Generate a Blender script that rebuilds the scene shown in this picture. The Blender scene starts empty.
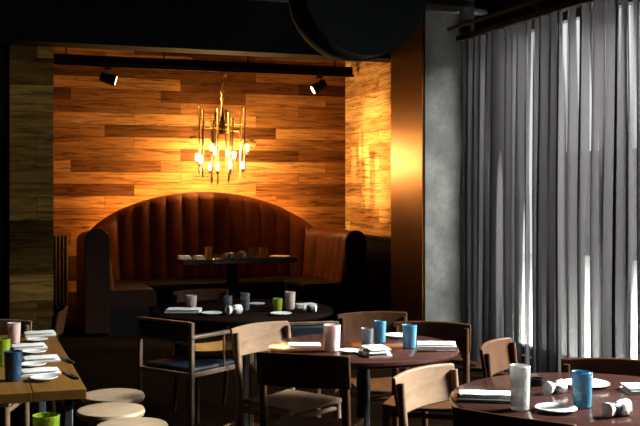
import bpy, bmesh, math, random
from mathutils import Vector, Matrix, noise
random.seed(7)
PI = math.pi
scene = bpy.context.scene
COL = scene.collection

# ------------------------------------------------------------------ camera
# room axes: X along the back wall, Y into the depth, Z up.  Camera looks 19.6 deg to the right of the depth axis.
TH = math.radians(19.6)
CT, ST = math.cos(TH), math.sin(TH)
EYE = 1.47
FPX = 980.0
cam_d = bpy.data.cameras.new('camera')
cam = bpy.data.objects.new('camera', cam_d)
COL.objects.link(cam)
cam.location = (0, 0, EYE)
cam.rotation_euler = (PI / 2, 0, -TH)
cam_d.sensor_width = 36
cam_d.lens = FPX * 36 / 640
cam_d.shift_y = -23 / 640
cam_d.clip_start = 0.05
scene.camera = cam


def room(x, d):
    """a point x metres right of and d metres in front of the eye, in room coordinates"""
    return (x * CT + d * ST, -x * ST + d * CT)


def seen(px, d):
    return room((px - 320) / FPX * d, d)


def facing(fx, fd):
    """rotation about Z that turns local +Y towards (right fx, away fd)"""
    wx, wy = room(fx, fd)
    return math.atan2(-wx, wy)


# ------------------------------------------------------------------ mesh builder
class MB:
    def __init__(self):
        self.v, self.f = [], []

    def add(self, verts, faces, M=None):
        o = len(self.v)
        for p in verts:
            p = Vector(p)
            if M is not None:
                p = M @ p
            self.v.append(p)
        self.f += [tuple(i + o for i in f) for f in faces]
        return self

    def box(self, c, s, M=None, rz=0.0):
        hx, hy, hz = s[0] / 2, s[1] / 2, s[2] / 2
        R = Matrix.Translation(c) @ Matrix.Rotation(rz, 4, 'Z')
        if M is not None:
            R = M @ R
        vs = [(x, y, z) for z in (-hz, hz) for y in (-hy, hy) for x in (-hx, hx)]
        fs = [(0, 2, 3, 1), (4, 5, 7, 6), (0, 1, 5, 4), (2, 6, 7, 3), (0, 4, 6, 2), (1, 3, 7, 5)]
        return self.add(vs, fs, R)

    def b2(self, x0, x1, y0, y1, z0, z1):
        return self.box(((x0 + x1) / 2, (y0 + y1) / 2, (z0 + z1) / 2), (x1 - x0, y1 - y0, z1 - z0))

    def rod(self, p0, p1, r0, r1=None, n=12, sq=False):
        r1 = r0 if r1 is None else r1
        p0, p1 = Vector(p0), Vector(p1)
        d = (p1 - p0).normalized()
        a = Vector((0, 1, 0)) if abs(d.y) < 0.9 else Vector((1, 0, 0))
        u = d.cross(a).normalized()
        w = d.cross(u)
        vs = []
        for p, r in ((p0, r0), (p1, r1)):
            for i in range(n):
                t = 2 * PI * i / n + (PI / 4 if sq else 0)
                vs.append(p + u * (r * math.cos(t)) + w * (r * math.sin(t)))
        fs = [(i, (i + 1) % n, n + (i + 1) % n, n + i) for i in range(n)]
        fs += [tuple(reversed(range(n))), tuple(range(n, 2 * n))]
        return self.add(vs, fs)

    def lathe(self, prof, n=32, c=(0, 0, 0), closed=False):
        """prof: (r, z) list; ends with r == 0 become poles"""
        vs, rings = [], []
        for r, z in prof:
            if r < 1e-6:
                rings.append([len(vs)])
                vs.append((c[0], c[1], c[2] + z))
            else:
                rings.append(list(range(len(vs), len(vs) + n)))
                for i in range(n):
                    t = 2 * PI * i / n
                    vs.append((c[0] + r * math.cos(t), c[1] + r * math.sin(t), c[2] + z))
        fs = []
        pairs = list(zip(rings, rings[1:])) + ([(rings[-1], rings[0])] if closed else [])
        for a, b in pairs:
            for i in range(n):
                j = (i + 1) % n
                if len(a) == 1 and len(b) == 1:
                    continue
                if len(a) == 1:
                    fs.append((a[0], b[j], b[i]))
                elif len(b) == 1:
                    fs.append((a[i], a[j], b[0]))
                else:
                    fs.append((a[i], a[j], b[j], b[i]))
        return self.add(vs, fs)

    def grid(self, rows, wrap=False, caps=False):
        """rows of equal length points -> quad sheet; wrap closes each row"""
        n = len(rows[0])
        o = len(self.v)
        for r in rows:
            self.v += [Vector(p) for p in r]
        m = n if wrap else n - 1
        for a in range(len(rows) - 1):
            for i in range(m):
                j = (i + 1) % n
                self.f.append((o + a * n + i, o + a * n + j, o + (a + 1) * n + j, o + (a + 1) * n + i))
        if caps:
            self.f.append(tuple(o + i for i in reversed(range(n))))
            self.f.append(tuple(o + (len(rows) - 1) * n + i for i in range(n)))
        return self

    def build(self, name, mat, parent=None, bevel=0.0, seg=2, smooth=True, loc=None, rz=0.0, sub=0):
        me = bpy.data.meshes.new(name)
        me.from_pydata([tuple(p) for p in self.v], [], self.f)
        bm = bmesh.new()
        bm.from_mesh(me)
        bmesh.ops.recalc_face_normals(bm, faces=bm.faces[:])
        for e in bm.edges:
            if len(e.link_faces) == 2 and e.calc_face_angle(0) > math.radians(38):
                e.smooth = False
        bm.to_mesh(me)
        bm.free()
        if smooth:
            for p in me.polygons:
                p.use_smooth = True
        me.materials.append(mat)
        o = bpy.data.objects.new(name, me)
        COL.objects.link(o)
        if parent is not None:
            o.parent = parent
        if loc is not None:
            o.location = loc
        o.rotation_euler.z = rz
        if bevel:
            b = o.modifiers.new('edges', 'BEVEL')
            b.width = bevel
            b.segments = seg
            b.limit_method = 'ANGLE'
            b.angle_limit = math.radians(40)
        if sub:
            s = o.modifiers.new('smooth', 'SUBSURF')
            s.levels = s.render_levels = sub
        return o


def tag(o, label, cat, group=None, kind=None):
    o['label'] = label
    o['category'] = cat
    if group:
        o['group'] = group
    if kind:
        o['kind'] = kind
    return o


def thing(name, label, cat, loc=(0, 0, 0), rz=0.0, group=None):
    o = bpy.data.objects.new(name, None)
    o.empty_display_size = 0.05
    COL.objects.link(o)
    o.location = loc
    o.rotation_euler.z = rz
    return tag(o, label, cat, group)


def struct(o, label=None):
    o['kind'] = 'structure'
    if label:
        o['label'] = label
    return o


def dup(root, loc, rz, label, group=None):
    r = root.copy()
    COL.objects.link(r)
    r.location = loc
    r.rotation_euler = (0, 0, rz)
    r['label'] = label
    if group:
        r['group'] = group
    for ch in list(root.children):
        c = ch.copy()
        COL.objects.link(c)
        c.parent = r
        for g in list(ch.children):
            k = g.copy()
            COL.objects.link(k)
            k.parent = c
    return r


# ------------------------------------------------------------------ materials
def new_mat(name):
    m = bpy.data.materials.new(name)
    m.use_nodes = True
    nt = m.node_tree
    nt.nodes.clear()
    out = nt.nodes.new('ShaderNodeOutputMaterial')
    b = nt.nodes.new('ShaderNodeBsdfPrincipled')
    nt.links.new(b.outputs[0], out.inputs[0])
    return m, nt, b, out


def N(nt, t, **kw):
    n = nt.nodes.new(t)
    for k, v in kw.items():
        if k.startswith('i_'):
            n.inputs[k[2:].replace('_', ' ')].default_value = v
        else:
            setattr(n, k, v)
    return n


def ramp(nt, stops):
    r = nt.nodes.new('ShaderNodeValToRGB')
    e = r.color_ramp.elements
    while len(e) < len(stops):
        e.new(0.5)
    for el, (p, c) in zip(e, stops):
        el.position = p
        el.color = (*c, 1)
    return r


def plain(name, col, rough=0.5, metal=0.0, spec=0.5, var=0.15, scale=6.0, bump=0.0, bscale=60.0):
    m, nt, b, out = new_mat(name)
    tc = N(nt, 'ShaderNodeTexCoord')
    ns = N(nt, 'ShaderNodeTexNoise')
    ns.inputs['Scale'].default_value = scale
    ns.inputs['Detail'].default_value = 6
    nt.links.new(tc.outputs['Object'], ns.inputs['Vector'])
    lo = tuple(c * (1 - var) for c in col)
    hi = tuple(min(1, c * (1 + var)) for c in col)
    r = ramp(nt, [(0.3, lo), (0.7, hi)])
    nt.links.new(ns.outputs['Fac'], r.inputs[0])
    nt.links.new(r.outputs[0], b.inputs['Base Color'])
    b.inputs['Roughness'].default_value = rough
    b.inputs['Metallic'].default_value = metal
    b.inputs['Specular IOR Level'].default_value = spec
    if bump:
        n2 = N(nt, 'ShaderNodeTexNoise')
        n2.inputs['Scale'].default_value = bscale
        nt.links.new(tc.outputs['Object'], n2.inputs['Vector'])
        bp = N(nt, 'ShaderNodeBump')
        bp.inputs['Strength'].default_value = bump
        bp.inputs['Distance'].default_value = 0.01
        nt.links.new(n2.outputs['Fac'], bp.inputs['Height'])
        nt.links.new(bp.outputs[0], b.inputs['Normal'])
    return m


def wood(name, dark, light, rough=0.4, stretch=(1, 12, 12), scale=3.0, spec=0.4):
    m, nt, b, out = new_mat(name)
    tc = N(nt, 'ShaderNodeTexCoord')
    mp = N(nt, 'ShaderNodeMapping')
    mp.inputs['Scale'].default_value = stretch
    nt.links.new(tc.outputs['Object'], mp.inputs['Vector'])
    ns = N(nt, 'ShaderNodeTexNoise')
    ns.inputs['Scale'].default_value = scale
    ns.inputs['Detail'].default_value = 8
    ns.inputs['Roughness'].default_value = 0.65
    ns.inputs['Distortion'].default_value = 0.6
    nt.links.new(mp.outputs[0], ns.inputs['Vector'])
    r = ramp(nt, [(0.28, dark), (0.72, light)])
    nt.links.new(ns.outputs['Fac'], r.inputs[0])
    nt.links.new(r.outputs[0], b.inputs['Base Color'])
    b.inputs['Roughness'].default_value = rough
    b.inputs['Specular IOR Level'].default_value = spec
    bp = N(nt, 'ShaderNodeBump')
    bp.inputs['Strength'].default_value = 0.08
    bp.inputs['Distance'].default_value = 0.005
    nt.links.new(ns.outputs['Fac'], bp.inputs['Height'])
    nt.links.new(bp.outputs[0], b.inputs['Normal'])
    return m


def planks(name, axes, tones, seed=0.0, bw=1.3, rh=0.155):
    """reclaimed boards in horizontal courses, every board its own tone; axes = which object axes run along / up"""
    m, nt, b, out = new_mat(name)
    tc = N(nt, 'ShaderNodeTexCoord')
    sp = N(nt, 'ShaderNodeSeparateXYZ')
    nt.links.new(tc.outputs['Object'], sp.inputs[0])
    cb = N(nt, 'ShaderNodeCombineXYZ')
    ad = N(nt, 'ShaderNodeMath', operation='ADD')
    ad.inputs[1].default_value = seed
    nt.links.new(sp.outputs[axes[0]], ad.inputs[0])
    nt.links.new(ad.outputs[0], cb.inputs[0])
    nt.links.new(sp.outputs[axes[1]], cb.inputs[1])
    br = N(nt, 'ShaderNodeTexBrick')
    br.offset = 0.37
    br.offset_frequency = 2
    br.squash = 0.7
    br.squash_frequency = 3
    br.inputs['Color1'].default_value = (0, 0, 0, 1)
    br.inputs['Color2'].default_value = (1, 1, 1, 1)
    br.inputs['Mortar'].default_value = (0, 0, 0, 1)
    br.inputs['Scale'].default_value = 1.0
    br.inputs['Mortar Size'].default_value = 0.0022
    br.inputs['Mortar Smooth'].default_value = 0.3
    br.inputs['Brick Width'].default_value = bw
    br.inputs['Row Height'].default_value = rh
    nt.links.new(cb.outputs[0], br.inputs['Vector'])
    tone = ramp(nt, tones)
    tone.color_ramp.interpolation = 'LINEAR'
    nt.links.new(br.outputs['Color'], tone.inputs[0])
    # grain: noise stretched along the board, shifted per board
    sc = N(nt, 'ShaderNodeMapping')
    sc.inputs['Scale'].default_value = (2.2, 26, 1)
    nt.links.new(cb.outputs[0], sc.inputs['Vector'])
    mul = N(nt, 'ShaderNodeVectorMath', operation='MULTIPLY_ADD')
    mul.inputs[1].default_value = (17, 9, 5)
    nt.links.new(br.outputs['Color'], mul.inputs[0])
    nt.links.new(sc.outputs[0], mul.inputs[2])
    ns = N(nt, 'ShaderNodeTexNoise')
    ns.inputs['Scale'].default_value = 1.0
    ns.inputs['Detail'].default_value = 9
    ns.inputs['Roughness'].default_value = 0.68
    ns.inputs['Distortion'].default_value = 0.8
    nt.links.new(mul.outputs[0], ns.inputs['Vector'])
    gr = ramp(nt, [(0.32, (0.16, 0.12, 0.10)), (0.5, (0.85, 0.82, 0.8)), (0.7, (1.4, 1.36, 1.25))])
    nt.links.new(ns.outputs['Fac'], gr.inputs[0])
    mx = N(nt, 'ShaderNodeMix', data_type='RGBA', blend_type='MULTIPLY')
    mx.inputs[0].default_value = 1.0
    nt.links.new(tone.outputs[0], mx.inputs[6])
    nt.links.new(gr.outputs[0], mx.inputs[7])
    # gaps
    gp = N(nt, 'ShaderNodeMix', data_type='RGBA')
    nt.links.new(br.outputs['Fac'], gp.inputs[0])
    nt.links.new(mx.outputs[2], gp.inputs[6])
    gp.inputs[7].default_value = (0.06, 0.032, 0.016, 1)
    nt.links.new(gp.outputs[2], b.inputs['Base Color'])
    b.inputs['Roughness'].default_value = 0.7
    b.inputs['Specular IOR Level'].default_value = 0.05
    hs = N(nt, 'ShaderNodeMath', operation='MULTIPLY_ADD')
    hs.inputs[1].default_value = 0.35
    nt.links.new(ns.outputs['Fac'], hs.inputs[0])
    iv = N(nt, 'ShaderNodeMath', operation='SUBTRACT')
    iv.inputs[0].default_value = 1.0
    nt.links.new(br.outputs['Fac'], iv.inputs[1])
    nt.links.new(iv.outputs[0], hs.inputs[2])
    bp = N(nt, 'ShaderNodeBump')
    bp.inputs['Strength'].default_value = 0.5
    bp.inputs['Distance'].default_value = 0.012
    nt.links.new(hs.outputs[0], bp.inputs['Height'])
    nt.links.new(bp.outputs[0], b.inputs['Normal'])
    return m


def glassy(name, col, trans=0.6, rough=0.12):
    m, nt, b, out = new_mat(name)
    b.inputs['Base Color'].default_value = (*col, 1)
    b.inputs['Transmission Weight'].default_value = trans
    b.inputs['Roughness'].default_value = rough
    b.inputs['IOR'].default_value = 1.45
    tc = N(nt, 'ShaderNodeTexCoord')
    vo = N(nt, 'ShaderNodeTexVoronoi')
    vo.inputs['Scale'].default_value = 110
    nt.links.new(tc.outputs['Object'], vo.inputs['Vector'])
    bp = N(nt, 'ShaderNodeBump')
    bp.inputs['Strength'].default_value = 0.35
    bp.inputs['Distance'].default_value = 0.004
    nt.links.new(vo.outputs['Distance'], bp.inputs['Height'])
    nt.links.new(bp.outputs[0], b.inputs['Normal'])
    return m


def emissive(name, col, strength):
    m, nt, b, out = new_mat(name)
    b.inputs['Base Color'].default_value = (*col, 1)
    b.inputs['Emission Color'].default_value = (*col, 1)
    b.inputs['Emission Strength'].default_value = strength
    return m


def pane_mat():
    m = bpy.data.materials.new('window_glass')
    m.use_nodes = True
    nt = m.node_tree
    nt.nodes.clear()
    out = nt.nodes.new('ShaderNodeOutputMaterial')
    tr = N(nt, 'ShaderNodeBsdfTransparent')
    tr.inputs[0].default_value = (0.93, 0.96, 0.95, 1)
    gl = N(nt, 'ShaderNodeBsdfGlossy')
    gl.inputs['Roughness'].default_value = 0.02
    fr = N(nt, 'ShaderNodeFresnel')
    # same reflectance from either face of the pane
    ge = N(nt, 'ShaderNodeNewGeometry')
    io = N(nt, 'ShaderNodeMapRange')
    io.inputs['To Min'].default_value = 1.35
    io.inputs['To Max'].default_value = 1 / 1.35
    nt.links.new(ge.outputs['Backfacing'], io.inputs['Value'])
    nt.links.new(io.outputs[0], fr.inputs[0])
    mx = N(nt, 'ShaderNodeMixShader')
    nt.links.new(fr.outputs[0], mx.inputs[0])
    nt.links.new(tr.outputs[0], mx.inputs[1])
    nt.links.new(gl.outputs[0], mx.inputs[2])
    nt.links.new(mx.outputs[0], out.inputs[0])
    return m


def sheer_mat():
    """loose-woven voile: some light passes straight through the weave, the rest scatters through or off the yarn"""
    m = bpy.data.materials.new('sheer_voile')
    m.use_nodes = True
    nt = m.node_tree
    nt.nodes.clear()
    out = nt.nodes.new('ShaderNodeOutputMaterial')
    tl = N(nt, 'ShaderNodeBsdfTranslucent')
    df = N(nt, 'ShaderNodeBsdfDiffuse')
    tr = N(nt, 'ShaderNodeBsdfTransparent')
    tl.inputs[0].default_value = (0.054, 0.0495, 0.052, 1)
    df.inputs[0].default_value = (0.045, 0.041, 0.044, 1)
    tr.inputs[0].default_value = (1, 1, 1, 1)
    a = N(nt, 'ShaderNodeMixShader')
    a.inputs[0].default_value = 0.45
    nt.links.new(tl.outputs[0], a.inputs[1])
    nt.links.new(df.outputs[0], a.inputs[2])
    c = N(nt, 'ShaderNodeMixShader')
    nt.links.new(a.outputs[0], c.inputs[1])
    nt.links.new(tr.outputs[0], c.inputs[2])
    # cloth clearer in vertical bands; open slits added to draw bright streaks of daylight
    tc = N(nt, 'ShaderNodeTexCoord')

    def bands(sc_y, sc_z, det, lo, hi, a0, b0):
        mp = N(nt, 'ShaderNodeMapping')
        mp.inputs['Scale'].default_value = (0.62, sc_y, sc_z)
        nt.links.new(tc.outputs['Object'], mp.inputs['Vector'])
        ns = N(nt, 'ShaderNodeTexNoise')
        ns.inputs['Scale'].default_value = 1.0
        ns.inputs['Detail'].default_value = det
        nt.links.new(mp.outputs[0], ns.inputs['Vector'])
        q = N(nt, 'ShaderNodeMapRange')
        q.inputs['From Min'].default_value = lo
        q.inputs['From Max'].default_value = hi
        q.inputs['To Min'].default_value = a0
        q.inputs['To Max'].default_value = b0
        nt.links.new(ns.outputs['Fac'], q.inputs['Value'])
        return q
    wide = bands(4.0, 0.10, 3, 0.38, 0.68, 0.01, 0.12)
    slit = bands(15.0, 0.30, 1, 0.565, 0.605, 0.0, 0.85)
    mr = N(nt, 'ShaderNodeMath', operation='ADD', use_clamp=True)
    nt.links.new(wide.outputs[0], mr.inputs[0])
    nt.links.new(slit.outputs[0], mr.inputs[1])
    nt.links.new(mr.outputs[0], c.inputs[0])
    nt.links.new(c.outputs[0], out.inputs[0])
    return m


def concrete_mat():
    m, nt, b, out = new_mat('raw_concrete')
    tc = N(nt, 'ShaderNodeTexCoord')
    n1 = N(nt, 'ShaderNodeTexNoise')
    n1.inputs['Scale'].default_value = 2.2
    n1.inputs['Detail'].default_value = 10
    n1.inputs['Roughness'].default_value = 0.7
    nt.links.new(tc.outputs['Object'], n1.inputs['Vector'])
    r = ramp(nt, [(0.3, (0.014, 0.0135, 0.013)), (0.5, (0.027, 0.0265, 0.025)), (0.75, (0.056, 0.055, 0.052))])
    nt.links.new(n1.outputs['Fac'], r.inputs[0])
    nt.links.new(r.outputs[0], b.inputs['Base Color'])
    b.inputs['Roughness'].default_value = 0.9
    b.inputs['Specular IOR Level'].default_value = 0.08
    bp = N(nt, 'ShaderNodeBump')
    bp.inputs['Strength'].default_value = 0.2
    bp.inputs['Distance'].default_value = 0.01
    nt.links.new(n1.outputs['Fac'], bp.inputs['Height'])
    nt.links.new(bp.outputs[0], b.inputs['Normal'])
    return m


warm_tones = [(0.0, (0.055, 0.021, 0.007)), (0.30, (0.15, 0.062, 0.021)), (0.48, (0.28, 0.135, 0.048)),
              (0.66, (0.42, 0.22, 0.082)), (0.85, (0.27, 0.125, 0.043)), (1.0, (0.09, 0.036, 0.013))]
right_tones = [(0.0, (0.38, 0.19, 0.07)), (0.5, (0.60, 0.36, 0.15)), (1.0, (0.70, 0.46, 0.22))]
pier_lit_tones = [(0.0, (0.07, 0.036, 0.010)), (0.3, (0.26, 0.15, 0.036)), (0.6, (0.42, 0.255, 0.070)), (1.0, (0.28, 0.155, 0.040))]  # warm lamp light on the pier put into these yellower board tones
M = {
    'planks_back': planks('reclaimed_boards_back', (0, 2), warm_tones, 0.62, bw=1.5, rh=0.14),
    'planks_side': planks('reclaimed_boards_side', (1, 2), right_tones, 0.2, bw=0.9),
    'planks_pier': planks('reclaimed_boards_pier', (0, 2), pier_lit_tones, 0.55, bw=1.1, rh=0.24),
    'reeds': plain('reeded_dark_wood', (0.030, 0.022, 0.011), 0.5),
    'floor': wood('dark_oak_floor', (0.006, 0.0032, 0.0018), (0.016, 0.009, 0.0048), 0.7, (1, 8, 1), 3.0, 0.0),
    'black': plain('black_paint', (0.006, 0.006, 0.007), 0.75, spec=0.06),
    'blackwall': plain('black_wall_paint', (0.012, 0.011, 0.011), 0.8, spec=0.15),
    'duct': plain('dark_painted_duct', (0.0045, 0.006, 0.0065), 0.85, 0.0, 0.1),
    'concrete': concrete_mat(),
    'bronze': plain('brushed_bronze', (0.20, 0.082, 0.011), 0.33, 1.0, var=0.06, scale=3),
    'chair': wood('walnut_chair', (0.030, 0.0115, 0.0045), (0.064, 0.027, 0.0105), 0.45, (10, 10, 2), 3, 0.08),
    'chairlit': wood('walnut_chair_lit', (0.165, 0.098, 0.056), (0.25, 0.155, 0.098), 0.5, (3, 10, 10), 3, 0.1),  # same chair wood, paler: window light on these backs put into the colour
    'frame': wood('pale_ash_frame', (0.07, 0.040, 0.024), (0.15, 0.095, 0.06), 0.4, (6, 6, 2), 3),
    'pad': plain('navy_leather', (0.006, 0.010, 0.018), 0.5, spec=0.25, bump=0.1, bscale=200),
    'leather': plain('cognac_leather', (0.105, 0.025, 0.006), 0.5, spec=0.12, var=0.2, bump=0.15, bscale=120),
    'matte': plain('matte_black_tabletop', (0.012, 0.007, 0.006), 0.6, spec=0.0),
    'pipe': plain('grey_painted_pipe', (0.05, 0.05, 0.052), 0.8, spec=0.05),
    'leathershade': plain('cognac_leather_shaded', (0.016, 0.006, 0.003), 0.6, spec=0.1),  # booth leather darkened: shade on seat and wing fronts put into the colour
    'table': wood('espresso_table', (0.030, 0.012, 0.010), (0.060, 0.024, 0.018), 0.14, (1, 9, 9), 4, 0.34),
    'tablebase': plain('black_iron', (0.012, 0.012, 0.014), 0.45, 0.6),
    'tablewarm': wood('oak_long_table', (0.13, 0.058, 0.013), (0.23, 0.105, 0.022), 0.5, (9, 1, 9), 3, 0.12),
    'stool': wood('pale_stool_wood', (0.30, 0.21, 0.135), (0.44, 0.32, 0.215), 0.45, (2, 10, 10), 4),
    'steel': plain('dull_steel', (0.20, 0.22, 0.26), 0.4, 0.8),
    'linen': plain('white_linen', (0.84, 0.83, 0.81), 0.9, spec=0.1, var=0.05, scale=25, bump=0.25, bscale=180),
    'china': plain('white_china', (0.86, 0.85, 0.83), 0.25, var=0.02),
    'slate': plain('slate_board', (0.06, 0.065, 0.075), 0.5),
    'darkcut': plain('dark_cutlery', (0.05, 0.05, 0.055), 0.3, 0.8),
    'blue': glassy('blue_glass', (0.10, 0.32, 0.48), 0.45, 0.15),
    'navyglass': glassy('deep_blue_glass', (0.035, 0.10, 0.20), 0.4, 0.15),
    'smoke': glassy('smoke_glass', (0.24, 0.28, 0.31), 0.6, 0.12),
    'clear': glassy('frosted_clear_glass', (0.88, 0.88, 0.87), 0.55, 0.22),
    'lime': glassy('lime_glass', (0.36, 0.50, 0.035), 0.45, 0.15),
    'pink': glassy('pink_glass', (0.92, 0.72, 0.68), 0.35, 0.25),
    'amber': glassy('amber_glass', (0.75, 0.42, 0.12), 0.5, 0.15),
    'brass': plain('aged_brass', (0.50, 0.34, 0.16), 0.3, 1.0),
    'darkpipe': plain('dark_bronze_pipe', (0.07, 0.05, 0.03), 0.4, 0.9),
    'bulb': emissive('bulb_glow', (1.0, 0.58, 0.19), 1.0),
    'lens': emissive('spot_lens', (1.0, 0.72, 0.42), 6.0),
    'pane': pane_mat(),
    'sheer': sheer_mat(),
    'mullion': plain('black_window_metal', (0.015, 0.015, 0.016), 0.4, 0.5),
    'render': plain('street_render', (0.16, 0.155, 0.155), 0.9),
    'street': plain('street_paving', (0.70, 0.69, 0.68), 0.9),
}
BULB_STRENGTH = 1200.0
M['bulb'].node_tree.nodes['Principled BSDF'].inputs['Emission Strength'].default_value = BULB_STRENGTH

# ------------------------------------------------------------------ room shell
CEIL = 3.30
BACK = 11.70
struct(MB().b2(-3.0, 4.7, -2.6, 12.0, -0.12, 0.0).build('floor', M['floor'], smooth=False))
struct(MB().b2(-3.0, 4.7, -2.6, 12.0, CEIL, CEIL + 0.15).build('ceiling', M['black'], smooth=False))
struct(MB().b2(0.2, 4.9, BACK, BACK + 0.2, 0.0, CEIL).build('wall_back', M['planks_back'], smooth=False))
struct(MB().b2(-3.2, -3.0, -2.6, 9.4, 0.0, CEIL).build('wall_left', M['blackwall'], smooth=False))
struct(MB().b2(-3.2, 4.7, -2.8, -2.6, 0.0, CEIL).build('wall_front', M['blackwall'], smooth=False))
struct(MB().b2(-3.0, 0.32, 9.06, 9.3, 0.0, CEIL).build('wall_partition', M['blackwall'], smooth=False))
struct(MB().b2(0.32, 0.69, 9.0, BACK, 0.0, CEIL).build('wall_pier', M['planks_pier'], smooth=False))
struct(MB().b2(4.51, 4.75, 8.62, BACK, 0.0, CEIL).build('wall_return', M['planks_side'], smooth=False))
struct(MB().b2(3.80, 4.56, 7.90, 8.61, 0.0, CEIL).build('pillar', M['concrete'], bevel=0.008))
struct(MB().b2(3.785, 3.80, 7.915, 8.61, 0.0, CEIL).build('trim_1', M['bronze'], bevel=0.003))
struct(MB().b2(4.0, 4.75, 8.61, 8.64, 0.0, CEIL).build('wall_closing', M['blackwall'], smooth=False))
# dark dado on the back wall: a backing with half-round reeds
reed = MB().b2(0.69, 1.06, 11.63, BACK, 0.0, 0.95)
for i in range(9):
    reed.rod((0.71 + i * 0.041, 11.63, 0.0), (0.71 + i * 0.041, 11.63, 0.94), 0.016, n=10)
struct(reed.build('trim_2', M['reeds']))
reed = MB().b2(4.40, 4.51, 8.64, 11.69, 0.0, 0.90)
reed.b2(4.37, 4.51, 8.64, 11.69, 0.90, 0.93)
struct(reed.build('trim_3', M['black'], bevel=0.004))
# soffit beam across the mouth of the alcove and boxed beams further forward
struct(MB().b2(-3.0, 4.5, 8.70, 8.98, 2.74, CEIL).build('beam_1', M['black'], smooth=False))
struct(MB().b2(-3.0, 3.8, 7.05, 7.3, 2.95, CEIL).build('beam_2', M['black'], smooth=False))
# window wall on the right
WX0, WX1 = 4.30, 4.55
w = MB()
w.b2(WX0, WX1, -2.6, 4.48, 3.17, CEIL).b2(WX0, WX1, 4.48, 7.9, 2.86, CEIL).b2(WX0, WX1, -2.6, 7.9, 0.0, 0.10)
w.b2(WX0, WX1, 7.66, 7.9, 0.10, 2.86).b2(WX0, WX1, -2.6, 1.3, 0.10, 2.86)
struct(w.build('wall_right', M['blackwall'], smooth=False))
ys = [1.3 + i * (6.36 / 4) for i in range(5)]
for i in range(4):
    y0, y1 = ys[i], ys[i + 1]
    zt = 3.17 if y1 < 4.5 else 2.86
    f = MB()
    f.b2(4.36, 4.44, y0, y0 + 0.045, 0.10, zt).b2(4.36, 4.44, y1 - 0.045, y1, 0.10, zt)
    f.b2(4.36, 4.44, y0 + 0.045, y1 - 0.045, 0.10, 0.16).b2(4.36, 4.44, y0 + 0.045, y1 - 0.045, zt - 0.07, zt)
    fo = struct(f.build('window_%d' % (i + 1), M['mullion'], bevel=0.004))
    MB().b2(4.395, 4.405, y0 + 0.045, y1 - 0.045, 0.16, zt - 0.07).build('window_pane', M['pane'], fo, smooth=False)
# outside, added: bright paving for the slits, low wall dimming the curtain's middle
struct(MB().b2(4.9, 14.0, -8.0, 20.0, -0.2, -0.02).build('street', M['street'], smooth=False))
struct(MB().b2(13.2, 13.5, -8.0, 20.0, -0.02, 2.25).b2(13.15, 13.55, -8.0, 20.0, 2.25, 2.35).build('added_street_wall', M['render'], smooth=False))

# ------------------------------------------------------------------ chairs
def curved_panel(w, z0, z1, thick, yb, sag, tilt=0.0, n=14):
    rows = []
    for i in range(n + 1):
        t = -1 + 2 * i / n
        x = t * w / 2
        y = yb + sag * t * t
        top = z1 - 0.006 * t * t
        rows.append([(x, y - thick / 2 + tilt, z0), (x, y + thick / 2 + tilt, z0),
                     (x, y + thick / 2 - tilt, top), (x, y - thick / 2 - tilt, top)])
    return MB().grid(rows, wrap=True, caps=True)


def make_chair(label, m):
    t = thing('dining_chair', label, 'chair', group='wooden dining chairs')
    # dished seat
    rows = []
    for i in range(11):
        y = -0.165 + 0.345 * i / 10
        wd = 0.160 + 0.025 * i / 10
        rows.append([(x * wd, y, 0.455 - 0.010 * (1 - x * x)) for x in (-1, -.75, -.5, -.25, 0, .25, .5, .75, 1)]
                    + [(x * wd, y, 0.43) for x in (1, .5, 0, -.5, -1)])
    MB().grid(rows, wrap=True, caps=True).build('seat', m, t, bevel=0.004)
    curved_panel(0.40, 0.655, 0.80, 0.018, -0.225, 0.035, 0.012).build('backrest', m, t, bevel=0.006)
    for s in (-1, 1):
        MB().rod((s * 0.165, 0.165, 0.43), (s * 0.175, 0.185, 0.0), 0.019, 0.012).build('leg', m, t)
        mb = MB()
        pts = [(0.0, -0.215, 0.012), (0.22, -0.175, 0.017), (0.45, -0.155, 0.019), (0.62, -0.172, 0.017), (0.775, -0.182, 0.013)]
        for a, b in zip(pts, pts[1:]):
            mb.rod((s * 0.178, a[1], a[0]), (s * 0.178, b[1], b[0]), a[2], b[2])
        mb.build('leg', m, t)
        MB().rod((s * 0.165, 0.165, 0.405), (s * 0.178, -0.155, 0.405), 0.012).build('seat_rail', m, t)
    MB().rod((-0.165, 0.165, 0.405), (0.165, 0.165, 0.405), 0.012).build('seat_rail', m, t)
    MB().rod((-0.178, -0.155, 0.405), (0.178, -0.155, 0.405), 0.012).build('seat_rail', m, t)
    return t


def chair_spot(px, d, fx, fd):
    """where a chair stands whose back panel centre is at (px, d) and which faces (fx, fd)"""
    n = math.hypot(fx, fd)
    x = (px - 320) / FPX * d + fx / n * 0.225
    dd = d + fd / n * 0.225
    X, Y = room(x, dd)
    return (X, Y, 0.0), facing(fx, fd)


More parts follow.
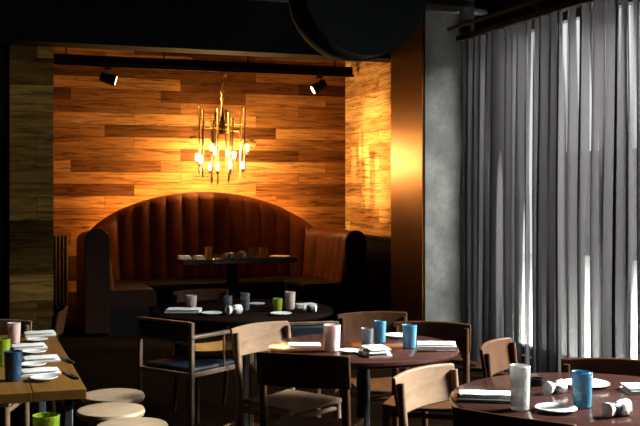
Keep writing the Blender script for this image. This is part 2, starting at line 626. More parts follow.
chair_list = [
    (301, 4.02, 0.24, 1.0, 'chair', 'walnut dining chair with its shaded back to us, before the navy-padded armchair'),
    (432, 5.00, -0.25, -1.0, 'chair', 'walnut chair behind the blue tumbler, beside the concrete pillar'),
    (491, 4.34, 0.88, -0.48, 'chair', 'small turned walnut chair standing just in front of the curtain'),
    (613, 3.90, -0.28, -1.0, 'chair', 'wide walnut chair between the sheer curtain and the tallest blue tumbler'),
    (509, 2.92, 0.58, 0.81, 'chair', 'closest dark chair, only its top rail showing below the rolled napkin and slate board'),
    (371, 5.40, 0.25, -1.0, 'chair', 'dark chair beyond the middle table, behind the smoke and pale pink tumblers'),
    (199, 6.62, 0.55, -1.0, 'chair', 'dim chair between the round table and the leather booth'),
    (64, 5.62, -1.0, -0.22, 'chair', 'dark chair standing edge-on past the end of the long oak table'),
]
lit_list = [
    (419, 3.69, 0.77, -0.64, 'lit-toned walnut chair with bright curved back, between the middle and window tables'),
    (257, 4.93, 0.74, -0.67, 'lit-toned walnut chair with tan back standing between the two framed armchairs'),
    (-6, 5.08, 0.05, -1.0, 'lit-toned walnut chair at the head of the long oak table, behind the lime tumbler'),
]
proto = None
for px, d, fx, fd, k, lab in chair_list:
    loc, rz = chair_spot(px, d, fx, fd)
    if proto is None:
        proto = make_chair(lab, M['chair'])
        proto.location, proto.rotation_euler.z = loc, rz
    else:
        dup(proto, loc, rz, lab)
proto = None
for px, d, fx, fd, lab in lit_list:
    loc, rz = chair_spot(px, d, fx, fd)
    if proto is None:
        proto = make_chair(lab, M['chairlit'])
        proto.location, proto.rotation_euler.z = loc, rz
    else:
        dup(proto, loc, rz, lab)


def make_armchair(label):
    """square ash frame, padded low back on the -Y side, arms on both sides"""
    t = thing('frame_armchair', label, 'armchair', group='framed armchairs')
    h = 0.195
    m = M['frame']
    for sx in (-1, 1):
        MB().box((sx * h, -h, 0.385), (0.024, 0.024, 0.77)).build('leg', m, t, bevel=0.003)
        MB().box((sx * h, h, 0.34), (0.024, 0.024, 0.68)).build('leg', m, t, bevel=0.003)
        MB().box((sx * h, 0.0, 0.69), (0.034, 2 * h + 0.03, 0.02)).build('armrest', m, t, bevel=0.005)
        MB().box((sx * h, 0.0, 0.49), (0.022, 2 * h - 0.024, 0.024)).build('seat_rail', m, t, bevel=0.003)
        MB().rod((sx * h, 0.06, 0.50), (sx * h, 0.06, 0.682), 0.007).build('spindle', m, t)
    for sy in (-1, 1):
        MB().box((0, sy * h, 0.49), (2 * h - 0.024, 0.022, 0.024)).build('seat_rail', m, t, bevel=0.003)
    MB().box((0, -h, 0.765), (2 * h - 0.024, 0.026, 0.016)).build('top_rail', m, t, bevel=0.003)
    MB().box((0, -h, 0.660), (2 * h - 0.024, 0.022, 0.016)).build('back_rail', m, t, bevel=0.003)
    MB().box((0, -h, 0.712), (2 * h - 0.026, 0.032, 0.086)).build('back_pad', M['pad'], t, bevel=0.012, seg=3)
    MB().box((0, 0, 0.50), (2 * h - 0.03, 2 * h - 0.03, 0.05)).build('seat_cushion', M['pad'], t, bevel=0.018, seg=3)
    return t


X, Y = room(-0.72, 5.44)
a1 = make_armchair('framed armchair with dark seat and thin pale rails, left of the tan chair')
a1.location = (X, Y, 0)
a1.rotation_euler.z = facing(0.59, 0.81)
X, Y = room(-0.15, 5.36)
dup(a1, (X, Y, 0), facing(-0.25, 1.0), 'framed armchair showing its navy-padded back between the tan chair and pink tumbler')

# ------------------------------------------------------------------ tables
def round_table(loc, r, label, top='table'):
    t = thing('round_table', label, 'table', (loc[0], loc[1], 0), group='round dining tables')
    MB().lathe([(0, 0.718), (r - 0.02, 0.718), (r - 0.006, 0.722), (r, 0.734), (r - 0.004, 0.746), (r - 0.012, 0.75), (0, 0.75)], 72).build('tabletop', M[top], t)
    MB().lathe([(0, 0.03), (0.045, 0.03), (0.032, 0.10), (0.032, 0.66), (0.09, 0.717), (0, 0.717)], 24).build('pedestal', M['tablebase'], t)
    MB().lathe([(0, 0.0), (0.125, 0.0), (0.125, 0.03), (0.06, 0.045), (0, 0.045)], 40).build('base', M['tablebase'], t)
    return t


TT = 0.75
round_table(room(0.20, 4.53), 0.44, 'round espresso table in the middle, with two blue tumblers and a big folded napkin')
round_table(room(0.95, 3.38), 0.50, 'round espresso table nearest the curtain, laid with rolled napkins and a frosted tumbler')
round_table(room(-0.47, 5.95), 0.55, 'round black table farthest back, holding smoke, lime and pink tumblers', 'matte')

# booth table
t = thing('booth_table', 'dark rectangular table inside the curved leather booth', 'table', (2.67, 10.32, 0))
MB().b2(-0.62, 0.62, -0.36, 0.36, 0.695, 0.75).build('tabletop', M['table'], t, bevel=0.006)
MB().b2(-0.05, 0.05, -0.05, 0.05, 0.03, 0.695).build('pedestal', M['tablebase'], t, bevel=0.004)
MB().b2(-0.35, 0.35, -0.22, 0.22, 0.0, 0.03).build('base', M['tablebase'], t, bevel=0.006)


def long_table(x0, x1, y0, y1, label):
    t = thing('long_table', label, 'table', ((x0 + x1) / 2, (y0 + y1) / 2, 0), group='long oak tables')
    hx, hy = (x1 - x0) / 2, (y1 - y0) / 2
    mb = MB()
    nb = 5
    for i in range(nb):
        a = -hx + 2 * hx * i / nb
        mb.b2(a + 0.0008, a + 2 * hx / nb - 0.0008, -hy, hy, 0.714, TT)
    mb.build('tabletop', M['tablewarm'], t, bevel=0.002)
    for sx in (-1, 1):
        for sy in (-1, 1):
            MB().box((sx * (hx - 0.06), sy * (hy - 0.05), 0.335), (0.03, 0.03, 0.67)).build('leg', M['steel'], t, bevel=0.003)
        MB().box((sx * (hx - 0.06), 0, 0.692), (0.03, 2 * hy - 0.06, 0.044)).build('apron', M['tablebase'], t, bevel=0.002)
    return t


long_table(-0.55, 0.395, 3.63, 5.12, 'long oak table with a row of white napkins, beside the round stools')
long_table(-0.55, 0.395, 1.60, 2.86, 'near oak table below the picture edge, carrying one lime tumbler')


def make_stool(label):
    t = thing('round_stool', label, 'stool', group='round wooden stools')
    MB().lathe([(0, 0.415), (0.135, 0.415), (0.152, 0.422), (0.157, 0.436), (0.152, 0.450), (0.13, 0.455), (0, 0.450)], 48).build('seat', M['stool'], t)
    for k in range(4):
        a = PI / 4 + k * PI / 2
        c, s = math.cos(a), math.sin(a)
        MB().rod((0.095 * c, 0.095 * s, 0.415), (0.135 * c, 0.135 * s, 0.0), 0.015, 0.011).build('leg', M['steel'], t)
    MB().lathe([(0.112, 0.20), (0.122, 0.20), (0.122, 0.212), (0.112, 0.212)], 40, closed=True).build('foot_ring', M['steel'], t)
    return t


s1 = make_stool('round pale wooden stool closest to us, beside the oak table')
s1.location = (*seen(132, 4.25), 0)
dup(s1, (*seen(111, 4.56), 0), 0.2, 'round pale wooden stool in the middle of the three beside the oak table')
dup(s1, (*seen(113, 4.89), 0), 0.5, 'round pale wooden stool farthest from us, beside the oak table')

# ------------------------------------------------------------------ tableware
def tumbler(px, d, h, r, m, label, z=TT, group=None, xy=None):
    rb = r * 0.86
    th = 0.0035
    prof = [(0, 0), (rb - 0.004, 0), (rb, 0.004), (r, h - 0.002), (r - th / 2, h), (r - th, h - 0.002), (rb - th, 0.012), (0, 0.010)]
    o = MB().lathe(prof, 36).build('tumbler', M[m])
    o.location = (*(xy or seen(px, d)), z)
    return tag(o, label, 'tumbler', group or 'glass tumblers')


def folded_napkin(px, d, w, l, h, rz, label, z=TT, layers=3, group='folded napkins', xy=None):
    """a cloth folded into soft layers"""
    mb = MB()
    rnd = random.Random(int(px * 31 + d * 100))
    for k in range(layers):
        z0 = h * k / layers
        z1 = h * (k + 1) / layers - 0.0006
        sx = w * (1 - 0.05 * k) + rnd.uniform(-.004, .004)
        sy = l * (1 - 0.05 * k)
        ox, oy = rnd.uniform(-.004, .004), rnd.uniform(-.004, .004)
        nx, ny = 8, 8
        topg, botg = [], []
        for j in range(ny + 1):
            rt, rb_ = [], []
            for i in range(nx + 1):
                u, v = i / nx * 2 - 1, j / ny * 2 - 1
                e = (1 - u ** 8) * (1 - v ** 8)
                wv = 0.25 * (z1 - z0) * noise.noise(Vector((u * 2 + px, v * 2, k * 3.1)))
                zc = (z0 + z1) / 2
                rt.append((ox + u * sx / 2, oy + v * sy / 2, zc + (z1 - z0) / 2 * (0.35 + 0.65 * e) + (wv if k == layers - 1 else 0)))
                rb_.append((ox + u * sx / 2, oy + v * sy / 2, zc - (z1 - z0) / 2 * (0.35 + 0.65 * e) if k else 0.0))
            topg.append(rt)
            botg.append(rb_)
        n = nx + 1
        o = len(mb.v)
        mb.grid(topg)
        mb.grid(botg)
        q = o + n * (ny + 1)
        ring = [i for i in range(n)] + [j * n + nx for j in range(1, ny + 1)] + [ny * n + i for i in range(nx - 1, -1, -1)] + [j * n for j in range(ny - 1, 0, -1)]
        for a, b in zip(ring, ring[1:] + ring[:1]):
            mb.f.append((o + a, o + b, q + b, q + a))
    o = mb.build('folded_napkin', M['linen'])
    o.location = (*(xy or seen(px, d)), z)
    o.rotation_euler.z = rz
    return tag(o, label, 'napkin', group)


def rolled_napkin(px, d, l, r, rz, label, z=TT):
    """a linen roll lying on its side, held by a dark band, the loose end crumpled open"""
    t = thing('rolled_napkin', label, 'napkin', (*seen(px, d), z), rz, 'rolled napkins')
    rows = []
    n = 22
    for i in range(15):
        s = i / 14
        x = -l / 2 + l * s
        rr = r * (0.70 + 0.30 * min(1, abs(s - 0.35) * 3.2)) * (0.55 if i in (0, 14) else 1)
        ring = []
        for k in range(n):
            a = 2 * PI * k / n
            q = rr * (1 + 0.22 * noise.noise(Vector((s * 4 + px, math.cos(a) * 1.6, math.sin(a) * 1.6))))
            ring.append((x, q * math.cos(a), max(0.0, r * 0.95 + q * math.sin(a))))
        rows.append(ring)
    MB().grid(rows, wrap=True, caps=True).build('linen_roll', M['linen'], t)
    band = []
    for x, rr in ((-l * 0.2, r * 0.86), (-l * 0.2 + 0.028, r * 0.86)):
        band.append([(x, rr * math.cos(2 * PI * k / 24), r * 0.95 + rr * math.sin(2 * PI * k / 24)) for k in range(24)])
    MB().grid(band, wrap=True, caps=True).build('band', M['darkcut'], t)
    return t


def plate(px, d, r, label, z=TT, group='white side plates', xy=None):
    prof = [(0, 0), (r * 0.55, 0), (r * 0.62, 0.003), (r, 0.012), (r - 0.002, 0.0145), (r * 0.62, 0.007), (0, 0.006)]
    o = MB().lathe(prof, 40).build('side_plate', M['china'])
    o.location = (*(xy or seen(px, d)), z)
    return tag(o, label, 'plate', group)


def knife(px, d, rz, label, z=TT, xy=None):
    t = thing('table_knife', label, 'knife', (*(xy or seen(px, d)), z), rz, 'table knives')
    MB().box((-0.045, 0, 0.004), (0.09, 0.013, 0.008)).build('handle', M['darkcut'], t, bevel=0.003)
    rows = []
    for i in range(7):
        x = 0.1 * i / 6
        wv = 0.009 * (1 - (i / 6) ** 4) + 0.001
        rows.append([(x, -0.006, 0.003), (x, -0.006 + wv * 1.6, 0.003), (x, -0.006 + wv * 1.6, 0.005), (x, -0.006, 0.005)])
    MB().grid(rows, wrap=True, caps=True).build('blade', M['steel'], t)
    return t


# --- window table
tumbler(582, 3.25, 0.118, 0.035, 'blue', 'tallest blue tumbler, on the table nearest the curtain')
tumbler(520, 3.21, 0.146, 0.034, 'clear', 'tall frosted clear tumbler in front of the curtain')
o = MB().b2(-0.12, 0.12, -0.055, 0.055, 0.0, 0.012).build('slate_board', M['slate'], bevel=0.003)
o.location = (*seen(492, 3.36), TT)
o.rotation_euler.z = -TH - 0.12
tag(o, 'dark slate board under the long folded napkin', 'board')
folded_napkin(491, 3.36, 0.225, 0.075, 0.016, -TH - 0.12, 'long folded white napkin lying on the slate board', z=TT + 0.0125, layers=2)
plate(556, 3.19, 0.068, 'white side plate just in front of the tallest blue tumbler')
rolled_napkin(555, 3.47, 0.085, 0.024, 0.25, 'rolled white napkin with dark band, behind the frosted tumbler')
plate(586, 3.60, 0.085, 'white side plate farthest back on the window table')
rolled_napkin(617, 3.12, 0.10, 0.026, 0.15, 'rolled white napkin with dark band, right of the tallest blue tumbler')
folded_napkin(641, 3.50, 0.12, 0.12, 0.024, -TH, 'folded white napkin cut off by the right edge of the photo')
o = MB().lathe([(0, 0), (0.026, 0), (0.028, 0.004), (0.026, 0.026), (0.022, 0.026), (0.022, 0.006), (0, 0.006)], 24).build('salt_dish', M['tablebase'])
o.location = (*seen(537, 3.62), TT)
tag(o, 'small black salt dish before the curtain, behind the frosted tumbler', 'dish')

# --- middle table
tumbler(409.5, 4.47, 0.105, 0.034, 'blue', 'blue tumbler on the right side of the middle table')
tumbler(380, 4.63, 0.102, 0.030, 'blue', 'blue tumbler partly hidden behind the smoke tumbler on the middle table')
tumbler(367, 4.50, 0.085, 0.030, 'smoke', 'smoke grey tumbler beside a blue one, behind the big napkin')
tumbler(332, 4.38, 0.118, 0.039, 'pink', 'large pale pink tumbler, closest pink one to the middle chair')
folded_napkin(376, 4.285, 0.105, 0.15, 0.036, -TH + 0.25, 'big folded white napkin in front of the blue and smoke tumblers')
plate(349.5, 4.33, 0.048, 'white side plate between the large pink tumbler and the big napkin')
plate(397, 4.79, 0.06, 'white side plate between the two blue tumblers of the middle table')
folded_napkin(437, 4.53, 0.18, 0.11, 0.016, -TH - 0.1, 'flat folded white napkin right of the blue tumbler on the middle table', layers=2)
folded_napkin(304, 4.55, 0.15, 0.06, 0.010, -TH, 'thin folded white napkin below the navy-padded armchair back', layers=2)
knife(437, 4.36, -TH + 0.1, 'dark table knife along the edge of the middle table')

# --- far round table
tumbler(191.5, 5.98, 0.078, 0.033, 'pink', 'pale pink tumbler above the slim armchair, first from the left on the far table')
tumbler(228, 5.83, 0.09, 0.026, 'smoke', 'smoke grey tumbler behind the white rolled napkin on the far table')
tumbler(245, 5.86, 0.105, 0.030, 'smoke', 'taller smoke grey tumbler between napkin and plate on the far table')
tumbler(277.5, 5.80, 0.080, 0.030, 'lime', 'lime green tumbler next to a pink one on the far table')
tumbler(290, 5.92, 0.105, 0.033, 'pink', 'pale pink tumbler right beside the lime one on the far table')
folded_napkin(184, 5.80, 0.21, 0.13, 0.022, -TH, 'flat folded napkin in front of the leftmost pink tumbler of the far table', layers=2)
plate(212, 5.66, 0.062, 'white side plate left of the smoke tumblers on the far table')
rolled_napkin(234, 5.68, 0.10, 0.028, 0.3, 'rolled white napkin in front of the smoke tumblers')
plate(257, 6.12, 0.05, 'white side plate between the smoke and lime tumblers')
plate(281, 5.64, 0.062, 'white side plate in front of the lime tumbler')
folded_napkin(306, 6.02, 0.13, 0.10, 0.024, -TH + 0.3, 'folded white napkin right of the pink tumbler on the far table')
rolled_napkin(310, 5.78, 0.08, 0.022, -0.5, 'rolled white napkin at the right rim of the far table')

# --- long oak table, four settings
tumbler(13, 3.70, 0.112, 0.034, 'navyglass', 'deep blue tumbler at the near end of the long oak table')
tumbler(2, 4.02, 0.11, 0.034, 'lime', 'lime tumbler on the long oak table, behind the deep blue one')
tumbler(14, 4.60, 0.098, 0.031, 'pink', 'pale pink tumbler in front of the lit-toned walnut chair')
names = ['farthest', 'second farthest', 'second nearest', 'nearest']
for k, (pn, dn, pp, dp) in enumerate([(40, 4.86, 37, 4.66), (29, 4.46, 34, 4.31), (40, 4.13, 33, 3.99), (41, 3.84, 44, 3.71)]):
    folded_napkin(pn, dn, 0.15, 0.085, 0.020, 0.05, names[k] + ' folded napkin in the row along the long oak table', layers=2, group='napkins on the long oak table')
    plate(pp, dp, 0.052, names[k] + ' white side plate in the row along the long oak table', group='plates on the long oak table')
for px, d, nm in ((67, 4.14, 'farther'), (71, 3.80, 'nearer')):
    knife(px, d, PI / 2 + 0.2, nm + ' dark knife by the napkins of the long oak table')
tumbler(46, 2.65, 0.112, 0.037, 'lime', 'lime tumbler at the bottom edge of the photo, below the oak table')

# --- booth table
tumbler(208.5, 10.25, 0.125, 0.040, 'amber', 'amber tumbler on the booth table, left of the rest')
tumbler(251, 10.5, 0.11, 0.034, 'smoke', 'smoke tumbler on the booth table')
tumbler(263, 10.45, 0.105, 0.045, 'amber', 'wide amber tumbler on the booth table, beside the smoke one')
folded_napkin(184.5, 10.25, 0.13, 0.14, 0.035, -TH * 0, 'grey-looking folded napkin at the left end of the booth table')
folded_napkin(199, 10.20, 0.10, 0.12, 0.040, 0.2, 'thicker folded napkin against the first amber tumbler in the booth')
rolled_napkin(229, 10.3, 0.11, 0.034, 0.2, 'rolled napkin left of centre on the booth table')
rolled_napkin(241, 10.3, 0.075, 0.040, 0.8, 'rolled napkin close to the smoke tumbler in the booth')
plate(280, 10.5, 0.11, 'wide white plate at the right end of the booth table')

# ------------------------------------------------------------------ curved booth
def booth():
    t = thing('curved_booth', 'curved cognac leather booth with channelled back and arched top', 'booth seat', (2.58, 10.9, 0))
    X0, X1, YF, YB, R = 1.29, 3.87, 10.0, 11.2, 0.40
    # inner path as dense points with outward normals
    pts = []

    def line(a, b, nrm):
        L = (Vector(b) - Vector(a)).length
        n = max(2, int(L / 0.0125))
        for i in range(n):
            pts.append((Vector(a).lerp(Vector(b), i / n), Vector(nrm)))

    def arc(c, a0, a1):
        n = int(R * abs(a1 - a0) / 0.0125)
        for i in range(n):
            a = a0 + (a1 - a0) * i / n
            v = Vector((math.cos(a), math.sin(a)))
            pts.append((Vector(c) + v * R, v))
    line((X0, YF), (X0, YB - R), (-1, 0))
    arc((X0 + R, YB - R), PI, PI / 2)
    line((X0 + R, YB), (X1 - R, YB), (0, 1))
    arc((X1 - R, YB - R), PI / 2, 0)
    line((X1, YB - R), (X1, YF), (1, 0))
    pts.append((Vector((X1, YF)), Vector((1, 0))))
    # path length
    S = [0.0]
    for (a, _), (b, _) in zip(pts, pts[1:]):
        S.append(S[-1] + (b - a).length)
    tot = S[-1]
    nch = 25
    wch = tot / nch
    o = Vector((2.58, 10.9))

    def ztop(p):
        u = max(-1, min(1, (p.x - 2.58) / 1.29))
        z = 1.02 + 0.43 * max(0, 1 - u * u) ** 0.75
        w_ = max(0, (10.75 - p.y) / 0.75)
        return z + (0.06 if p.x < 2 else 0.0) * min(1, w_)
    rows = []
    for (p, n), s in zip(pts, S):
        q = (s / wch) % 1.0
        bul = 0.034 * abs(math.sin(PI * q)) ** 0.6
        zt = ztop(p + n * 0.12)
        th = 0.22
        ring = []
        # inner face, leaning back
        for k in range(9):
            f = k / 8
            z = 0.46 + (zt - 0.10 - 0.46) * f
            off = -0.05 + 0.07 * f - bul
            ring.append((off, z))
        # rolled top
        for k in range(1, 9):
            a = PI * k / 9
            cx = (0.02 - bul * (1 - k / 9) + th) / 2
            rx = (th - (0.02 - bul * (1 - k / 9))) / 2
            ring.append((cx - rx * math.cos(a), zt - 0.10 + 0.10 * math.sin(a)))
        ring += [(th, zt - 0.10), (th, 0.05), (0.0, 0.05), (0.0, 0.46)]
        rows.append([(p.x + n.x * a - o.x, p.y + n.y * a - o.y, z) for a, z in ring])
    MB().grid(rows, wrap=True, caps=True).build('backrest', M['leather'], t)
    # warm light strip tucked behind the arched top, washing up the boards
    M['strip'] = emissive('cove_strip', (1.0, 0.46, 0.10), 170.0)
    ls = MB()
    q = []
    for i in range(41):
        x = 1.36 + 2.44 * i / 40
        q.append((x - o.x, 11.475 - o.y, ztop(Vector((x, 11.3))) - 0.10))
    for a, b in zip(q, q[1:]):
        ls.rod(a, b, 0.008, n=6)
    ls.build('light_strip', M['strip'], t)
    # seat cushion and plinth follow the same path
    for nm, z0, z1, a0, a1, m, bev in (('seat', 0.28, 0.455, -0.50, -0.03, 'leathershade', 0.03), ('plinth', 0.0, 0.28, -0.42, -0.01, 'black', 0.0)):
        rows = []
        for (p, n) in pts:
            # keep the inner edge from crossing itself in the corners
            cin = Vector((min(max(p.x + n.x * a0, X0 + 0.5 * abs(a0) / 0.5), X1 - abs(a0)), min(p.y + n.y * a0, YB - abs(a0))))
            cout = p + n * a1
            ci = cin - o
            co = cout - o
            if bev:
                ring = [(ci.x, ci.y, z0), (ci.x, ci.y, z1 - bev), (ci.x + (co.x - ci.x) * 0.06, ci.y + (co.y - ci.y) * 0.06, z1), (co.x, co.y, z1), (co.x, co.y, z0)]
            else:
                ring = [(ci.x, ci.y, z0), (ci.x, ci.y, z1), (co.x, co.y, z1), (co.x, co.y, z0)]
            rows.append([Vector(v) for v in ring])
        MB().grid(rows, wrap=True, caps=True).build(nm, M[m], t)
    # plain welted end panels on the two wing fronts
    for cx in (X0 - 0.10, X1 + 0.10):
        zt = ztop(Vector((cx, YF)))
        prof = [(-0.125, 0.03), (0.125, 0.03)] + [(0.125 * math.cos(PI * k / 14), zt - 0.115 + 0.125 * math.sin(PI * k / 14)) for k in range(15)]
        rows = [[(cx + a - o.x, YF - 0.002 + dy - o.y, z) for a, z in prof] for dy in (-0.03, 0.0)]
        MB().grid(rows, wrap=True, caps=True).build('arm_front', M['leathershade'], t, bevel=0.01)
    return t


booth()

# ------------------------------------------------------------------ track, spots, chandelier
TY = 11.26
TZ = 2.862
t = thing('lighting_track', 'long black lighting track hung across the plank wall', 'track light rail', (2.6, TY, TZ))
MB().b2(-1.85, 1.85, -0.02, 0.02, 0.0, 0.035).build('rail', M['black'], t, bevel=0.004)
MB().b2(-1.85, 1.85, 0.02, 0.06, 0.04, 0.13).build('conduit', M['black'], t, bevel=0.006)
MB().b2(-1.85, 1.85, -0.021, -0.012, -0.004, 0.0).build('rail_lip', M['brass'], t)
for x in (-1.6, -0.5, 0.5, 1.6):
    MB().rod((x, 0.0, 0.035), (x, 0.0, CEIL - TZ), 0.008).build('drop_rod', M['black'], t)


def spot_head(x, aim, label):
    o = Vector((x, TY, TZ))
    t = thing('track_spotlight', label, 'spotlight', tuple(o), 0, 'track spotlights')
    piv = Vector((0, 0, -0.13))
    d = (Vector(aim) - (o + piv)).normalized()
    MB().b2(-0.035, 0.035, -0.011, 0.018, -0.03, -0.001).build('adapter', M['black'], t, bevel=0.004)
    MB().rod((0, 0, -0.03), piv + Vector((0, 0, 0.03)), 0.008).build('stem', M['steel'], t)
    b = MB().rod(piv - d * 0.09, piv + d * 0.03, 0.05, 0.062, 24).rod(piv + d * 0.03, piv + d * 0.09, 0.062, 0.066, 24).build('housing', M['black'], t, bevel=0.006)
    MB().rod(piv + d * 0.089, piv + d * 0.094, 0.05, 0.05, 24).build('lens', M['lens'], t)
    L = bpy.data.lights.new('spot_lamp', 'SPOT')
    lo = bpy.data.objects.new('spot_lamp', L)
    COL.objects.link(lo)
    lo.parent = t
    lo.location = piv + d * 0.11
    lo.rotation_euler = d.to_track_quat('-Z', 'Y').to_euler()
    L.shadow_soft_size = 0.03
    return L


sL = spot_head(1.46, (4.51, 10.75, 1.9), 'black track spotlight at the left of the rail, lens turned to the right')
sL.energy, sL.color, sL.spot_size, sL.spot_blend = 1500, (1.0, 0.52, 0.16), math.radians(30), 0.9
sR = spot_head(4.00, (1.25, 11.65, 1.15), 'black track spotlight at the right of the rail, lens turned to the left')
sR.energy, sR.color, sR.spot_size, sR.spot_blend = 1000, (1.0, 0.48, 0.12), math.radians(26), 0.9


def chandelier():
    t = thing('pipe_chandelier', 'glowing brass chandelier of hanging pipes before the plank wall', 'chandelier', (2.785, TY, TZ - 0.012))
    MB().lathe([(0, -0.01), (0.045, -0.01), (0.055, -0.03), (0.05, -0.05), (0.0, -0.055)], 24).build('canopy', M['brass'], t)
    MB().rod((0, 0, -0.05), (0, 0, -0.42), 0.010).build('stem', M['brass'], t)
    # knuckles down the stem
    k = MB()
    for z in (-0.13, -0.22, -0.31):
        k.lathe([(0, z - 0.018), (0.02, z - 0.018), (0.026, z), (0.02, z + 0.018), (0, z + 0.018)], 16)
    k.build('stem_knuckle', M['brass'], t)
    MB().lathe([(0, -0.72), (0.04, -0.72), (0.045, -0.70), (0.045, -0.58), (0.03, -0.56), (0.012, -0.40), (0, -0.40)], 20).build('hub', M['darkpipe'], t)
    rnd = random.Random(11)
    spec = []
    for i in range(12):
        a = 2 * PI * i / 12 + 0.15
        spec.append((a, (0.235, 0.16, 0.27)[i % 3], (-0.46, -0.40, -0.54)[(i * 2) % 3] - rnd.uniform(0, .06), (-1.24, -1.08, -1.17)[(i * 5 + i // 3) % 3] - rnd.uniform(0, .08)))
    for a, r, zt, zb in spec:
        x, y = r * math.cos(a), r * math.sin(a) * 0.8
        za = -0.645 + rnd.uniform(-.06, .06)
        arm = MB().rod((0.03 * math.cos(a), 0.03 * math.sin(a), za), (x, y, za), 0.0075)
        arm.build('arm', M['brass'], t)
        p = MB().rod((x, y, zt), (x, y, zb), 0.0105)
        for zz in (zt, (zt + zb) / 2, za, zb + 0.05):
            p.rod((x, y, zz - 0.016), (x, y, zz + 0.016), 0.017)
        po = p.build('pipe', M['brass'] if rnd.random() < .35 else M['darkpipe'], t)
        # elbow + socket, bulb pointing outwards
        zz = zb
        zz = zb if len(t.children) % 2 else zb + 0.14
        ex, ey = x + 0.035 * math.cos(a), y + 0.035 * math.sin(a)
        MB().rod((x, y, zz), (ex, ey, zz - 0.01), 0.013).rod((ex, ey, zz - 0.014), (ex, ey, zz + 0.025), 0.015).build('socket', M['darkpipe'], po)
        zb2 = zz + 0.06
        MB().lathe([(0, -0.038), (0.007, -0.034), (0.010, -0.012), (0.010, 0.014), (0.006, 0.034), (0, 0.040)], 12, c=(ex, ey, zb2)).build('bulb', M['bulb'], po)
    # two long side arms
    for sx, z in ((-1, -0.77), (1, -0.79)):
        MB().rod((sx * 0.22, 0, z), (sx * 0.37, 0, z), 0.010).rod((sx * 0.33, 0, z), (sx * 0.39, 0, z), 0.017).build('side_arm', M['darkpipe'], t)
    return t


chandelier()

# ------------------------------------------------------------------ ducts and pipes under the ceiling
t = thing('round_duct', 'fat dark round length of duct hung below the ceiling before the alcove', 'duct', (0, 0, 0))
cx, cy = seen(345, 7.0)
zc = EYE + 190 * 7.0 / FPX
n = 48
rows = []
for y, r in ((cy, 0.0), (cy, 0.40), (cy - 0.05, 0.445), (cy - 0.10, 0.45), (cy - 0.16, 0.45), (cy - 0.17, 0.462), (cy - 0.21, 0.462), (cy - 0.22, 0.45), (cy - 0.42, 0.45), (cy - 0.42, 0.0)):
    r = max(r, 0.001)
    rows.append([(cx + r * math.cos(2 * PI * k / n), y, zc + r * math.sin(2 * PI * k / n)) for k in range(n)])
MB().grid(rows, wrap=True, caps=True).build('duct_shell', M['duct'], t)
for dy in (0.13, 0.34):
    h = MB()
    h.rod((cx - 0.47, cy - dy, zc), (cx - 0.47, cy - dy, CEIL), 0.008).rod((cx + 0.47, cy - dy, zc), (cx + 0.47, cy - dy, CEIL), 0.008)
    h.build('hanger', M['duct'], t)
o = MB().rod((1.9, 7.6, 3.03), (4.25, 7.6, 3.03), 0.035).rod((3.0, 7.6, 3.03), (3.08, 7.6, 3.03), 0.045).build('ceiling_pipe', M['pipe'])
tag(o, 'grey pipe running across the dark ceiling towards the curtain', 'pipe')

# ------------------------------------------------------------------ curtain and its rail
CX = 4.0
t = thing('curtain_rail', 'black curtain rail along the window above the sheer curtains', 'curtain rail', (CX, 6.0, 2.78))
MB().b2(-0.035, 0.035, -1.9, 1.62, -0.02, 0.02).build('track', M['black'], t, bevel=0.003)
MB().rod((-0.10, -1.9, 0.08), (-0.10, 1.62, 0.08), 0.02).build('pole', M['duct'], t)
for y in (-1.6, -0.6, 0.4, 1.4):
    MB().b2(-0.11, 0.02, y - 0.015, y + 0.015, 0.02, CEIL - 2.78).build('bracket', M['black'], t, bevel=0.002)


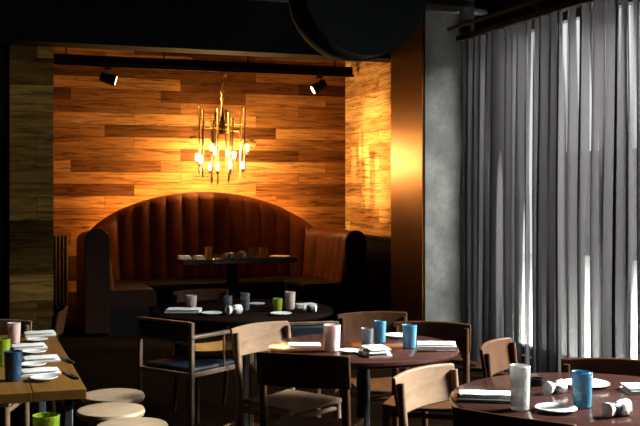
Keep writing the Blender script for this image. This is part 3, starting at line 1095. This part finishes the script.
def curtain(y0, y1, label, seed):
    rnd = random.Random(seed)
    # fold wavelengths vary along the run
    rows_xy = []
    y = y0
    ph = 0.0
    prof = []
    while y < y1:
        lam = rnd.uniform(0.075, 0.15)
        A = rnd.uniform(0.022, 0.052)
        k = rnd.uniform(0.10, 0.42)
        for i in range(16):
            p = 2 * PI * i / 16
            prof.append((A * math.sin(p), y + lam * i / 16 + k * lam * math.sin(2 * p) * 0.5))
        y += lam
    nz = 14
    rows = []
    for j in range(nz + 1):
        f = j / nz
        z = 2.755 - (2.755 - 0.03) * f
        amp = 0.55 + 0.6 * min(1, f * 2)
        row = []
        for i, (dx, yy) in enumerate(prof):
            sw = 0.012 * noise.noise(Vector((yy * 3, f * 1.3, seed)))
            row.append((CX + dx * amp + sw * f * 2, yy + 0.015 * f * noise.noise(Vector((yy * 2, f * 2, seed + 5))), z))
        rows.append(row)
    o = MB().grid(rows).build('sheer_curtain', M['sheer'])
    return tag(o, label, 'curtain', 'sheer curtains')


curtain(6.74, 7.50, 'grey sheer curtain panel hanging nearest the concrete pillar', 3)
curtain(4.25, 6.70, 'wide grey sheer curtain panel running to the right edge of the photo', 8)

# ------------------------------------------------------------------ light
W = bpy.data.worlds.new('overcast')
scene.world = W
W.use_nodes = True
bg = W.node_tree.nodes['Background']
bg.inputs[0].default_value = (1.0, 0.965, 0.965, 1)
bg.inputs[1].default_value = 1.1
A = bpy.data.lights.new('sky_daylight', 'AREA')
A.shape = 'RECTANGLE'
A.size, A.size_y = 3.4, 4.0
A.energy = 15500
A.color = (1.0, 0.985, 0.96)
ao = bpy.data.objects.new('sky_daylight', A)
COL.objects.link(ao)
ao.location = (8.3, 2.9, 6.5)
ao.rotation_euler = (Vector((1.7, 3.7, 0.8)) - Vector(ao.location)).to_track_quat('-Z', 'Y').to_euler()

vs = scene.view_settings
scene.display_settings.display_device = 'sRGB'
vs.view_transform = 'Standard'
vs.look = 'None'
vs.exposure = 0.0
vs.gamma = 1.0
vs.use_curve_mapping = False
scene.cycles.use_denoising = True
scene.cycles.max_bounces = 8
scene.cycles.transparent_max_bounces = 24
scene.cycles.sample_clamp_indirect = 6.0
